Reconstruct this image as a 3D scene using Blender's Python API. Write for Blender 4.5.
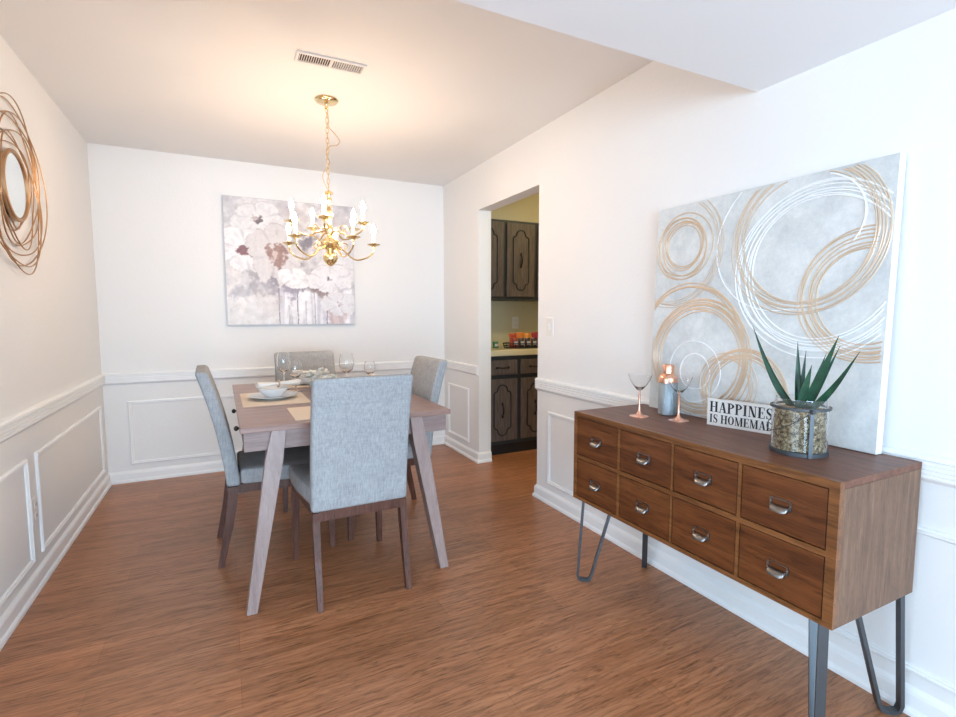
import bpy, bmesh, math, random
from mathutils import Vector, Matrix
random.seed(7)
PI = math.pi
for o in list(bpy.data.objects): bpy.data.objects.remove(o)
C = bpy.context.scene.collection

# ---------------------------------------------------------------- measured room
XL, XR, YB, H = -0.806, 1.844, 4.406, 2.41      # dining room walls, far wall, ceiling
YS, HS = 1.3125, 2.068                           # where the lower ceiling starts, its height
D0, D1, DH, WT = 2.806, 3.682, 2.063, 0.114      # doorway to kitchen
LX, NY = -3.6, -3.7                              # living area behind the camera

# ---------------------------------------------------------------- camera
yaw, pitch, roll = 0.4630, 0.0844, -0.0015
cd = bpy.data.cameras.new('camera'); cam = bpy.data.objects.new('camera', cd); C.objects.link(cam)
fw = Vector((math.sin(yaw)*math.cos(pitch), math.cos(yaw)*math.cos(pitch), -math.sin(pitch)))
rt = Vector((math.cos(yaw), -math.sin(yaw), 0)); up = rt.cross(fw)
r2 = rt*math.cos(roll)+up*math.sin(roll); u2 = -rt*math.sin(roll)+up*math.cos(roll)
M = Matrix((r2, u2, -fw)).transposed().to_4x4(); M.translation = (0, 0, 1.22)
cam.matrix_world = M
cd.sensor_width = 36; cd.lens = 504.28/956*36; cd.clip_start = 0.02
bpy.context.scene.camera = cam

# ---------------------------------------------------------------- world, daylight, exposure
w = bpy.data.worlds.new('world'); bpy.context.scene.world = w; w.use_nodes = True
bg = w.node_tree.nodes['Background']; bg.inputs[0].default_value = (0.62, 0.80, 1.0, 1); bg.inputs[1].default_value = 1.5
vs = bpy.context.scene.view_settings
vs.view_transform = 'Standard'; vs.look = 'None'; vs.gamma = 1; vs.use_curve_mapping = False; vs.exposure = 0.47
def area(name, loc, rot, sx, sy, power, color):
    l = bpy.data.lights.new(name, 'AREA'); l.shape = 'RECTANGLE'; l.size = sx; l.size_y = sy
    l.energy = power; l.color = color
    o = bpy.data.objects.new(name, l); C.objects.link(o); o.location = loc; o.rotation_euler = rot
    return o
DAY = (0.55, 0.78, 1.0)
area('daylight_near_window', (-0.3, NY-0.20, 1.0), (PI/2+math.radians(32), 0, 0), 3.6, 1.8, 235, DAY)
area('daylight_left_window', (LX-0.20, -0.7, 0.95), (PI/2+math.radians(32), 0, -PI/2), 3.0, 1.8, 60, DAY)

# ---------------------------------------------------------------- materials
def srgb(r, g, b):
    f = lambda c: (c/255/12.92) if c/255 <= 0.04045 else ((c/255+0.055)/1.055)**2.4
    return (f(r), f(g), f(b), 1)
def mat(name, color, rough=0.5, metal=0.0, spec=0.5, trans=0.0, ior=1.45, emit=None, es=0):
    m = bpy.data.materials.new(name); m.use_nodes = True
    b = m.node_tree.nodes['Principled BSDF']
    b.inputs['Base Color'].default_value = color if len(color) == 4 else (*color, 1)
    b.inputs['Roughness'].default_value = rough; b.inputs['Metallic'].default_value = metal
    b.inputs['Specular IOR Level'].default_value = spec
    b.inputs['Transmission Weight'].default_value = trans; b.inputs['IOR'].default_value = ior
    if emit: b.inputs['Emission Color'].default_value = (*emit, 1); b.inputs['Emission Strength'].default_value = es
    return m
def nodes(m): return m.node_tree.nodes, m.node_tree.links, m.node_tree.nodes['Principled BSDF']
def coords(m, scale=(1, 1, 1), kind='Object'):
    N, L, b = nodes(m); t = N.new('ShaderNodeTexCoord'); mp = N.new('ShaderNodeMapping')
    mp.inputs['Scale'].default_value = scale; L.new(t.outputs[kind], mp.inputs[0]); return mp.outputs[0]
def noise(m, vec, scale, detail=3, rough=0.5, dist=0):
    N, L, b = nodes(m); n = N.new('ShaderNodeTexNoise'); n.inputs['Scale'].default_value = scale
    n.inputs['Detail'].default_value = detail; n.inputs['Roughness'].default_value = rough; n.inputs['Distortion'].default_value = dist
    L.new(vec, n.inputs['Vector']); return n.outputs['Fac']
def ramp(m, fac, stops):
    N, L, b = nodes(m); r = N.new('ShaderNodeValToRGB'); e = r.color_ramp.elements
    e[0].position, e[0].color = stops[0]; e[1].position, e[1].color = stops[-1]
    for p, c in stops[1:-1]: x = e.new(p); x.color = c
    L.new(fac, r.inputs[0]); return r.outputs[0]
def mix(m, fac, a, b_, mode='MIX'):
    N, L, b = nodes(m); x = N.new('ShaderNodeMix'); x.data_type = 'RGBA'; x.blend_type = mode
    for i, v in ((0, fac), (6, a), (7, b_)):
        if hasattr(v, 'links'): L.new(v, x.inputs[i])
        else: x.inputs[i].default_value = v
    return x.outputs[2]
def bump(m, h, strength=0.2, dist=0.002):
    N, L, b = nodes(m); x = N.new('ShaderNodeBump'); x.inputs['Strength'].default_value = strength
    x.inputs['Distance'].default_value = dist; L.new(h, x.inputs['Height']); L.new(x.outputs[0], b.inputs['Normal'])
def setc(m, c): N, L, b = nodes(m); L.new(c, b.inputs['Base Color'])

def wall_mat(name, col, bs=0.25):
    m = mat(name, col, 0.75, spec=0.25)
    v = coords(m); bump(m, noise(m, v, 60, 4, 0.6), bs, 0.004); return m
M_wall = wall_mat('wall_paint', (0.86, 0.847, 0.830))
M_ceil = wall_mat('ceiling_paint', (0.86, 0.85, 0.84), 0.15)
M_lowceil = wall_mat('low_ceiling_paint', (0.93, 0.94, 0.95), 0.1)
M_trim = mat('trim_paint', (0.90, 0.895, 0.885), 0.35)
M_kwall = wall_mat('kitchen_wall_paint', (0.66, 0.62, 0.44))
M_plate = mat('white_plastic', (0.82, 0.80, 0.77), 0.35)

def wood(name, dark, mid, light, axis='X', rough=0.35, gs=1.0, planks=None, spec=0.5, line=0.57):
    """grain runs along axis (object coordinates)"""
    m = mat(name, mid, rough, spec=spec); N, L, b = nodes(m)
    s = {'X': (1.2, 14, 14), 'Y': (14, 1.2, 14), 'Z': (14, 14, 1.2)}[axis]
    v = coords(m, tuple(k*gs for k in s))
    n1 = noise(m, v, 1.5, 6, 0.62, 0.6)
    c = ramp(m, n1, [(0.28, dark), (0.5, mid), (0.75, light)])
    n2 = noise(m, coords(m, tuple(k*gs*3.2 for k in s)), 2.0, 4, 0.7, 1.2)
    f = ramp(m, n2, [(0.36, (line, line*0.98, line*0.96, 1)), (0.50, (0.98, 0.98, 0.98, 1)), (0.65, (1.06, 1.06, 1.06, 1))])
    c = mix(m, 1.0, c, f, 'MULTIPLY')
    if planks:
        wv = N.new('ShaderNodeTexWave'); wv.bands_direction = 'Y'; wv.inputs['Scale'].default_value = 4.2; wv.inputs['Distortion'].default_value = 16
        wv.inputs['Detail'].default_value = 3; wv.inputs['Detail Scale'].default_value = 0.8; wv.inputs['Detail Roughness'].default_value = 0.55
        L.new(coords(m, (0.8, 3.0, 1)), wv.inputs['Vector'])
        c = mix(m, 1.0, c, ramp(m, wv.outputs['Fac'], [(0.0, (0.84, 0.82, 0.81, 1)), (0.20, (0.99, 0.99, 0.99, 1)), (1.0, (1.02, 1.02, 1.02, 1))]), 'MULTIPLY')
        bt = N.new('ShaderNodeTexBrick'); L.new(coords(m), bt.inputs['Vector'])
        bt.inputs['Scale'].default_value = 1; bt.inputs['Brick Width'].default_value = 1.22; bt.inputs['Row Height'].default_value = 0.15
        bt.inputs['Mortar Size'].default_value = 0.0012; bt.inputs['Mortar Smooth'].default_value = 0.3; bt.offset = 0.37
        bt.inputs['Color1'].default_value = (0.90, 0.90, 0.90, 1); bt.inputs['Color2'].default_value = (1.10, 1.08, 1.06, 1)
        bt.inputs['Mortar'].default_value = (0.75, 0.72, 0.70, 1)
        c = mix(m, 1.0, c, bt.outputs['Color'], 'MULTIPLY')
    setc(m, c); bump(m, n2, 0.12, 0.001)
    return m
M_floor = wood('laminate_floor', (0.30, 0.122, 0.054, 1), (0.43, 0.186, 0.087, 1), (0.53, 0.246, 0.122, 1), 'X', 0.33, 1.0, planks=True)
M_side_front = wood('walnut_front', (0.055, 0.016, 0.006, 1), (0.135, 0.041, 0.012, 1), (0.22, 0.076, 0.023, 1), 'Y', 0.36, 1.1)
M_side_frame = wood('walnut_front_frame', (0.10, 0.036, 0.012, 1), (0.20, 0.076, 0.024, 1), (0.29, 0.12, 0.042, 1), 'Y', 0.36, 1.1)
M_side_top_lit = wood('walnut_top_lit', (0.10, 0.036, 0.019, 1), (0.165, 0.062, 0.033, 1), (0.23, 0.095, 0.053, 1), 'Y', 0.42, 1.6)  # same walnut as the front; light falling on the top put into its tone
M_side_end_lit = wood('walnut_end_daylit', (0.10, 0.048, 0.025, 1), (0.165, 0.084, 0.046, 1), (0.25, 0.138, 0.080, 1), 'Z', 0.42, 2.6)  # same walnut, lighter and greyer: daylight on the end painted into the colour
M_tabletop = wood('table_top_wood', (0.22, 0.125, 0.10, 1), (0.31, 0.185, 0.150, 1), (0.38, 0.235, 0.195, 1), 'X', 0.30, 1.2, line=0.8)
M_tableleg = wood('table_leg_wood', (0.27, 0.19, 0.17, 1), (0.33, 0.235, 0.21, 1), (0.38, 0.28, 0.25, 1), 'Z', 0.38, 1.5, line=0.86)
M_apron = wood('table_apron_wood', (0.22, 0.15, 0.135, 1), (0.29, 0.20, 0.18, 1), (0.34, 0.245, 0.22, 1), 'X', 0.38, 1.5, line=0.8)
M_chairleg = wood('chair_leg_wood', (0.065, 0.024, 0.015, 1), (0.11, 0.043, 0.028, 1), (0.17, 0.072, 0.049, 1), 'Z', 0.35, 1.5)

M_fab = mat('chair_linen', (0.5, 0.55, 0.57), 0.95, spec=0.1)
def _fab():
    m = M_fab
    a = noise(m, coords(m, (170, 170, 25)), 1, 2, 0.6); b_ = noise(m, coords(m, (25, 25, 190)), 1, 2, 0.6)
    k = noise(m, coords(m), 18, 3, 0.6)
    c1 = ramp(m, a, [(0.32, (0.32, 0.325, 0.33, 1)), (0.66, (0.425, 0.425, 0.425, 1))])
    c2 = ramp(m, b_, [(0.35, (0.93, 0.93, 0.93, 1)), (0.6, (1.03, 1.03, 1.03, 1))])
    c3 = ramp(m, k, [(0.35, (0.94, 0.94, 0.95, 1)), (0.65, (1.04, 1.04, 1.04, 1))])
    setc(m, mix(m, 1.0, mix(m, 1.0, c1, c2, 'MULTIPLY'), c3, 'MULTIPLY')); bump(m, a, 0.3, 0.002)
_fab()
M_seam = mat('seam_thread', (0.33, 0.35, 0.36), 0.95, spec=0.1)
M_brass = mat('polished_brass', (0.90, 0.70, 0.38), 0.18, 1.0)
M_gold = mat('brushed_gold_wire', (0.50, 0.31, 0.17), 0.42, 1.0)
M_mirror = mat('mirror_glass', (0.86, 0.90, 0.90), 0.02, 1.0)
M_candle = mat('candle_sleeve', (0.9, 0.85, 0.75), 0.4)
M_bulb = mat('lit_bulb', (1, 0.9, 0.7), 0.3, emit=(1.0, 0.74, 0.52), es=195)
M_steel = mat('gunmetal', (0.10, 0.11, 0.12), 0.38, 0.75)
M_pull = mat('pewter_pull', (0.27, 0.26, 0.25), 0.3, 1.0)
M_galv = mat('galvanised_steel', (0.36, 0.42, 0.46), 0.48, 0.9)
bump(M_galv, noise(M_galv, coords(M_galv), 110, 3, 0.6), 0.9, 0.004)
M_copper = mat('copper', (0.93, 0.49, 0.33), 0.18, 1.0)
M_rose = mat('rose_copper_tint', (0.90, 0.50, 0.36), 0.22, 0.75)
M_glass = mat('clear_glass', (0.97, 0.98, 0.98), 0.0, trans=1.0, ior=1.42)
M_black = mat('black_paint', (0.015, 0.015, 0.017), 0.5)
M_dark = mat('dark_gap', (0.02, 0.012, 0.008), 0.8)
M_sign = mat('sign_white', (0.80, 0.77, 0.73), 0.6)
M_canvas_edge = mat('canvas_edge', (0.84, 0.85, 0.85), 0.8)
M_art = mat('abstract_ground', (0.6, 0.63, 0.64), 0.7)
setc(M_art, mix(M_art, 1.0, ramp(M_art, noise(M_art, coords(M_art), 5, 6, 0.65, 0.4), [(0.3, (0.53, 0.55, 0.56, 1)), (0.5, (0.66, 0.68, 0.67, 1)), (0.72, (0.80, 0.81, 0.80, 1))]),
     ramp(M_art, noise(M_art, coords(M_art), 60, 4, 0.7), [(0.3, (0.92, 0.92, 0.92, 1)), (0.7, (1.05, 1.05, 1.05, 1))]), 'MULTIPLY'))
bump(M_art, noise(M_art, coords(M_art), 50, 4, 0.7), 0.4, 0.003)
M_goldpaint = mat('gold_relief_paint', (0.68, 0.52, 0.37), 0.40, 0.30)
M_goldpale = mat('pale_gold_relief_paint', (0.66, 0.54, 0.42), 0.45, 0.2)
M_whitepaint = mat('white_relief_paint', (0.86, 0.87, 0.87), 0.45)
M_porcelain = mat('porcelain', (0.82, 0.83, 0.84), 0.15)
M_linen = mat('cream_placemat', (0.78, 0.66, 0.54), 0.9, spec=0.1)
bump(M_linen, noise(M_linen, coords(M_linen), 250, 2), 0.4, 0.002)
M_napkin = mat('napkin_cloth', (0.84, 0.80, 0.75), 0.9, spec=0.1)
M_ring = mat('wood_bead_ring', (0.62, 0.42, 0.28), 0.5)
M_petal = mat('petal_white', (0.95, 0.93, 0.87), 0.6)
M_stem = mat('stem_green', (0.35, 0.38, 0.22), 0.6)
M_leaf = mat('aloe_green', (0.03, 0.13, 0.07), 0.38)
setc(M_leaf, ramp(M_leaf, noise(M_leaf, coords(M_leaf), 22, 4, 0.6), [(0.3, (0.006, 0.030, 0.018, 1)), (0.55, (0.014, 0.068, 0.034, 1)), (0.8, (0.05, 0.14, 0.07, 1))]))
M_leafedge = mat('leaf_edge', (0.28, 0.20, 0.10), 0.5)
M_moss = mat('dried_moss', (0.30, 0.22, 0.12), 0.95)
setc(M_moss, ramp(M_moss, noise(M_moss, coords(M_moss), 80, 4, 0.75), [(0.38, (0.06, 0.04, 0.02, 1)), (0.5, (0.34, 0.25, 0.13, 1)), (0.62, (0.72, 0.60, 0.40, 1))]))
M_jarband = mat('aged_zinc_band', (0.10, 0.11, 0.12), 0.5, 0.8)
M_cab = mat('cabinet_frame_paint', (0.030, 0.037, 0.043), 0.45)
M_cabdoor = mat('grey_brown_door', (0.17, 0.135, 0.115), 0.5)
setc(M_cabdoor, ramp(M_cabdoor, noise(M_cabdoor, coords(M_cabdoor, (30, 30, 4)), 2, 5), [(0.3, (0.085, 0.065, 0.058, 1)), (0.7, (0.15, 0.12, 0.108, 1))]))
M_counter = mat('cream_laminate', (0.72, 0.64, 0.42), 0.35)
M_kpull = mat('dark_bronze_pull', (0.03, 0.025, 0.02), 0.45, 0.6)

# ---------------------------------------------------------------- helpers
def B(): return bmesh.new()
def obj(name, bm, m, parent=None, loc=None, smooth=False, rot=None):
    bmesh.ops.recalc_face_normals(bm, faces=bm.faces[:])
    me = bpy.data.meshes.new(name); bm.to_mesh(me); bm.free()
    if isinstance(m, (list, tuple)):
        for x in m: me.materials.append(x)
    else: me.materials.append(m)
    o = bpy.data.objects.new(name, me); C.objects.link(o)
    if loc: o.location = loc
    if rot: o.rotation_euler = rot
    if parent: o.parent = parent
    if smooth:
        me.polygons.foreach_set('use_smooth', [True]*len(me.polygons))
        try: me.set_sharp_from_angle(angle=math.radians(40))
        except Exception: pass
    return o
def tag(o, label, cat, group=None, kind=None):
    o['label'] = label; o['category'] = cat
    if group: o['group'] = group
    if kind: o['kind'] = kind
    return o
def thing(name, label, cat, loc=(0, 0, 0), rz=0, group=None):
    o = bpy.data.objects.new(name, None); o.empty_display_size = 0.05; C.objects.link(o)
    o.location = loc; o.rotation_euler = (0, 0, rz); return tag(o, label, cat, group)
def struct(name, bm, m, smooth=False):
    o = obj(name, bm, m, smooth=smooth); o['kind'] = 'structure'; return o
def box(bm, x0, x1, y0, y1, z0, z1, bev=0, seg=2):
    g = bmesh.ops.create_cube(bm, size=1); vs_ = g['verts']
    for v in vs_: v.co = Vector(((x0+x1)/2+v.co.x*(x1-x0), (y0+y1)/2+v.co.y*(y1-y0), (z0+z1)/2+v.co.z*(z1-z0)))
    if bev:
        es = list({e for v in vs_ for e in v.link_edges})
        r = bmesh.ops.bevel(bm, geom=es, offset=bev, segments=seg, affect='EDGES', profile=0.5)
        return [v for v in r['verts']]
    return vs_
def slices(bm, axis, vals):
    for t in vals:
        n = [0, 0, 0]; n[axis] = 1; c = [0, 0, 0]; c[axis] = t
        bmesh.ops.bisect_plane(bm, geom=bm.verts[:]+bm.edges[:]+bm.faces[:], plane_co=c, plane_no=n)
def loft(bm, rings, cap=True, closed=False):
    R = [[bm.verts.new(p) for p in r] for r in rings]; n = len(R[0])
    for i in range(len(R)-(0 if closed else 1)):
        a, b = R[i], R[(i+1) % len(R)]
        for j in range(n): bm.faces.new((a[j], a[(j+1) % n], b[(j+1) % n], b[j]))
    if cap and not closed: bm.faces.new(R[0][::-1]); bm.faces.new(R[-1])
    return R
def leg(bm, pts):
    """pts: (x,y,z,w,d) horizontal rectangular slices"""
    loft(bm, [[(x-w/2, y-d/2, z), (x+w/2, y-d/2, z), (x+w/2, y+d/2, z), (x-w/2, y+d/2, z)] for x, y, z, w, d in pts])
def tube(bm, pts, r, n=8, closed=False, taper=None):
    pts = [Vector(p) for p in pts]; N = len(pts); rings = []; u = None
    for i, p in enumerate(pts):
        a = pts[(i-1) % N] if (closed or i > 0) else p; b = pts[(i+1) % N] if (closed or i < N-1) else p
        t = (b-a).normalized()
        if u is None: u = t.orthogonal().normalized()
        u = (u-t*u.dot(t)); u = u.normalized() if u.length > 1e-6 else t.orthogonal().normalized()
        v = t.cross(u); rr = r*(taper(i/(N-1)) if taper else 1)
        rings.append([p+(u*math.cos(k*2*PI/n)+v*math.sin(k*2*PI/n))*rr for k in range(n)])
    if closed:
        # align last to first
        R = [[bm.verts.new(p) for p in rg] for rg in rings]
        for i in range(N):
            a = R[i]; b = R[(i+1) % N]; s = 0
            if i == N-1: s = min(range(n), key=lambda q: (a[0].co-b[q].co).length)
            for j in range(n): bm.faces.new((a[j], a[(j+1) % n], b[(j+1+s) % n], b[(j+s) % n]))
    else: loft(bm, rings)
def lathe(bm, prof, n=24, c=(0, 0, 0)):
    """prof: (r,z) list; r=0 makes a pole"""
    prev = None
    for r, z in prof:
        if r < 1e-6: ring = [bm.verts.new((c[0], c[1], c[2]+z))]
        else: ring = [bm.verts.new((c[0]+r*math.cos(k*2*PI/n), c[1]+r*math.sin(k*2*PI/n), c[2]+z)) for k in range(n)]
        if prev:
            for j in range(n):
                a = [prev[j % len(prev)], prev[(j+1) % len(prev)], ring[(j+1) % len(ring)], ring[j % len(ring)]]
                q = []
                for v in a:
                    if v not in q: q.append(v)
                if len(q) > 2: bm.faces.new(q)
        prev = ring
def smoothpts(P, n=8):
    P = [Vector(p) for p in P]; out = []
    for i in range(len(P)-1):
        a = P[max(i-1, 0)]; b = P[i]; c = P[i+1]; d = P[min(i+2, len(P)-1)]
        for k in range(n):
            t = k/n
            out.append(0.5*((2*b)+(-a+c)*t+(2*a-5*b+4*c-d)*t*t+(-a+3*b-3*c+d)*t**3))
    out.append(P[-1]); return out
def ball(bm, c, r, s=(1, 1, 1), u=12, v=8):
    g = bmesh.ops.create_uvsphere(bm, u_segments=u, v_segments=v, radius=r)
    for q in g['verts']: q.co = Vector((c[0]+q.co.x*s[0], c[1]+q.co.y*s[1], c[2]+q.co.z*s[2]))
def copy_tree(o, parent=None):
    c = o.copy(); C.objects.link(c)
    if parent: c.parent = parent
    for ch in list(o.children): copy_tree(ch, c)
    return c
def prism(bm, poly, fn, t):
    """poly in 2D; fn(u,v,w)->xyz; extruded w 0..t"""
    a = [bm.verts.new(fn(u, v, 0)) for u, v in poly]; b = [bm.verts.new(fn(u, v, t)) for u, v in poly]
    n = len(poly); bm.faces.new(a); bm.faces.new(b[::-1])
    for i in range(n): bm.faces.new((a[i], a[(i+1) % n], b[(i+1) % n], b[i]))

# ================================================================ STRUCTURE
KX = 4.4
bm = B(); box(bm, LX-0.1, KX, NY-0.1, YB+0.12, -0.10, 0); struct('floor', bm, M_floor)
bm = B(); box(bm, XL-0.12, XR+WT, YB, YB+0.12, 0, H); struct('wall_back', bm, M_wall)
bm = B(); box(bm, XL-0.12, XL, YS, YB, 0, H); struct('wall_left', bm, M_wall)
bm = B()
box(bm, XR, XR+WT, NY, D0, 0, H); box(bm, XR, XR+WT, D1, YB, 0, H); box(bm, XR, XR+WT, D0, D1, DH, H)
bmesh.ops.remove_doubles(bm, verts=bm.verts[:], dist=1e-5)
struct('wall_right', bm, M_wall)
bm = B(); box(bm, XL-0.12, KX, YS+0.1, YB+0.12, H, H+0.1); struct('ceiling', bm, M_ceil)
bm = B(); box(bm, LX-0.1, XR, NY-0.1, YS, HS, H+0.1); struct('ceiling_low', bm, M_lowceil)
bm = B(); box(bm, XL, XR, YS, YS+0.10, H, H+0.1); struct('ceiling_step', bm, M_ceil)
bm = B(); box(bm, LX, XL-0.12, YS, YS+0.12, 0, HS); struct('wall_living_return', bm, M_wall)
# living-area walls with window openings
def wall_with_hole(name, a0, a1, h0, h1, z0, z1, ztop, f):
    bm = B()
    for p in ((a0, h0, 0, ztop), (h1, a1, 0, ztop), (h0, h1, 0, z0), (h0, h1, z1, ztop)): f(bm, *p)
    struct(name, bm, M_wall)
wall_with_hole('wall_near', LX, XR, -2.9, 1.5, 0.2, 2.0, HS, lambda bm, a, b, c, d: box(bm, a, b, NY-0.1, NY, c, d))
wall_with_hole('wall_living_left', NY, YS, -2.2, 0.8, 0.2, 2.0, HS, lambda bm, a, b, c, d: box(bm, LX-0.1, LX, a, b, c, d))
def window(name, f):
    bm = B()
    f(bm); struct(name, bm, M_trim)
window('window_1', lambda bm: [box(bm, x, x+0.05, NY-0.08, NY-0.02, 0.2, 2.0) for x in (-2.9, -0.72, 1.45)]+[box(bm, -2.9, 1.5, NY-0.08, NY-0.02, z, z+0.05) for z in (0.2, 1.95)])
window('window_2', lambda bm: [box(bm, LX-0.08, LX-0.02, y, y+0.05, 0.2, 2.0) for y in (-2.2, -0.72, 0.75)]+[box(bm, LX-0.08, LX-0.02, -2.2, 0.8, z, z+0.05) for z in (0.2, 1.95)])
# kitchen shell
bm = B(); box(bm, XR+WT, KX, YB, YB+0.12, 0, H); struct('wall_kitchen_back', bm, M_kwall)
bm = B(); box(bm, KX, KX+0.1, 1.6, YB+0.12, 0, H); struct('wall_kitchen_right', bm, M_kwall)
bm = B(); box(bm, XR+WT, KX, 1.5, 1.6, 0, H); struct('wall_kitchen_near', bm, M_kwall)
bm = B(); box(bm, XR+WT+0.001, KX, 4.075, YB, 2.09, H); struct('trim_kitchen_soffit', bm, M_kwall)

# mouldings: profile (off wall, z) swept along straight runs
def run(bm, prof, p0, p1, nrm, m0=0.0, m1=0.0):
    """p0,p1 xy on the wall plane, nrm xy out of the wall, m0/m1 = mitre slopes at the ends"""
    p0 = Vector(p0); p1 = Vector(p1); d = (p1-p0).normalized(); n = Vector(nrm)
    R = []
    for p, m, s in ((p0, m0, 1), (p1, m1, -1)):
        R.append([(*(p+n*o+d*(s*m*o)), z) for o, z in prof])
    loft(bm, R)
BASE = [(0.0, 0.0), (0.022, 0.0), (0.022, 0.012), (0.018, 0.020), (0.013, 0.024), (0.013, 0.064), (0.010, 0.074), (0.005, 0.080), (0.0, 0.086)]
RAIL = [(0.0, 0.728), (0.010, 0.731), (0.017, 0.738)]
for k in range(4):
    z = 0.743+k*0.0135; RAIL += [(0.021, z), (0.021, z+0.009), (0.0175, z+0.0105), (0.0175, z+0.0125)]
RAIL += [(0.024, 0.797), (0.022, 0.803), (0.012, 0.809), (0.0, 0.811)]
RAIL = [RAIL[0]]+RAIL[1:]
def moulding(name, prof, runs):
    bm = B()
    for r in runs: run(bm, prof, *r)
    struct(name, bm, M_trim)
for nm, prof in (('baseboard', BASE), ('trim_chair_rail', RAIL)):
    moulding(nm+'_left', prof, [((XL, YS), (XL, YB), (1, 0), 0, 1)])
    moulding(nm+'_back', prof, [((XL, YB), (XR, YB), (0, -1), 1, 1)])
    if nm == 'baseboard':
        moulding(nm+'_right', prof, [((XR, YB), (XR, D1), (-1, 0), 1, -1), ((XR, D1), (XR+WT, D1), (0, -1), -1, 0),
                                     ((XR, D0), (XR, NY), (-1, 0), -1, 0), ((XR, D0), (XR+WT, D0), (0, 1), -1, 0)])
    else:
        moulding(nm+'_right', prof, [((XR, YB), (XR, D1), (-1, 0), 1, 0), ((XR, D0), (XR, NY), (-1, 0), 0, 0)])
# picture-frame panels
FP = [(0.0, 0.0), (0.0, 0.006), (0.004, 0.011), (0.010, 0.012), (0.013, 0.008), (0.019, 0.009), (0.023, 0.005), (0.023, 0.0)]
npan = [0]
def panel(fn, a0, a1, z0, z1):
    """rectangular frame of moulding; fn(a, z, out) -> xyz"""
    bm = B(); R = []
    for ca, cz, sa, sz in ((a0, z0, 1, 1), (a1, z0, -1, 1), (a1, z1, -1, -1), (a0, z1, 1, -1)):
        R.append([fn(ca+sa*i, cz+sz*i, o) for i, o in FP])
    loft(bm, R, closed=True); npan[0] += 1
    struct('trim_%d' % npan[0], bm, M_trim)
fl = lambda a, z, o: (XL+o, a, z); fr = lambda a, z, o: (XR-o, a, z); fb = lambda a, z, o: (a, YB-o, z)
panel(fl, 2.925, 4.27, 0.130, 0.600); panel(fl, 1.45, 2.81, 0.130, 0.600)
panel(fb, -0.665, 0.465, 0.130, 0.603); panel(fb, 0.575, 1.705, 0.130, 0.603)
panel(fr, 3.865, 4.305, 0.130, 0.600)
panel(fr, 1.42, 2.672, 0.130, 0.605); panel(fr, 0.02, 1.31, 0.130, 0.590); panel(fr, -1.4, -0.09, 0.130, 0.590)

# light switch, outlets
def switch_plate(fn, label):
    t = thing('light_switch', label, 'light switch', fn(0, 0, 0))
    bm = B(); p = [fn(a, z, o) for a, z, o in ((-0.038, -0.058, 0.0), (0.038, 0.058, 0.006))]
    o0 = Vector(fn(0, 0, 0))
    q = [Vector(x)-o0 for x in p]
    box(bm, *sorted((q[0].x, q[1].x)), *sorted((q[0].y, q[1].y)), *sorted((q[0].z, q[1].z)), bev=0.002); obj('cover_plate', bm, M_plate, t)
    bm = B(); q = [Vector(fn(*x))-o0 for x in ((-0.006, -0.012, 0.006), (0.006, 0.014, 0.014))]
    box(bm, *sorted((q[0].x, q[1].x)), *sorted((q[0].y, q[1].y)), *sorted((q[0].z, q[1].z)), bev=0.002); obj('toggle', bm, M_plate, t)
def outlet(fn, label):
    t = thing('wall_outlet', label, 'outlet', fn(0, 0, 0)); o0 = Vector(fn(0, 0, 0))
    def bb(bm, a0, z0, w0, a1, z1, w1, bev=0):
        q = [Vector(fn(a0, z0, w0))-o0, Vector(fn(a1, z1, w1))-o0]
        box(bm, *sorted((q[0].x, q[1].x)), *sorted((q[0].y, q[1].y)), *sorted((q[0].z, q[1].z)), bev=bev)
    bm = B(); bb(bm, -0.036, -0.060, 0, 0.036, 0.060, 0.006, 0.002); obj('cover_plate', bm, M_plate, t)
    for s in (-1, 1):
        bm = B(); bb(bm, -0.016, s*0.026-0.016, 0.006, 0.016, s*0.026+0.016, 0.010, 0.003); sk = obj('socket', bm, M_plate, t)
        bm = B()
        for x in (-0.007, 0.005): bb(bm, x, s*0.026-0.004, 0.0095, x+0.002, s*0.026+0.006, 0.0105)
        obj('slot', bm, M_black, sk)
switch_plate(lambda a, z, o: (XR-o, 2.668+a, 1.150+z), 'white toggle light switch on the wall right of the kitchen doorway')
outlet(lambda a, z, o: (XL+o, 2.868+a, 0.350+z), 'white outlet low on the left wall between two moulded panels')
outlet(lambda a, z, o: (2.62+a, YB-o, 1.150+z), 'white outlet on the kitchen wall above the cream countertop')

# ceiling vent
t = thing('ceiling_vent', 'long white slotted air vent on the ceiling in front of the chandelier', 'vent', (0.492, 2.53, H))
bm = B(); x0, x1, y0, y1 = -0.158, 0.158, -0.050, 0.050; a, b, c, d = -0.146, 0.146, -0.036, 0.036
for r in ((x0, x1, y0, c), (x0, x1, d, y1), (x0, a, c, d), (b, x1, c, d), (-0.004, 0.004, c, d)): box(bm, *r, -0.008, 0)
obj('frame', bm, M_plate, t)
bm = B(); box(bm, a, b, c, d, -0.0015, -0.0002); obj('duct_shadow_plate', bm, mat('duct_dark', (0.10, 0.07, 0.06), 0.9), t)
bm = B()
for k in range(28):
    x = a+(k+0.5)*(b-a)/28
    if abs(x) > 0.005:
        sgn = 1 if x < 0 else -1
        vv = box(bm, x-0.0014, x+0.0014, c, d, -0.0085, -0.0018)
        for v in vv: v.co.x += (v.co.z+0.004)*sgn*0.25
obj('louvre_slats', bm, M_plate, t)

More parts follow.
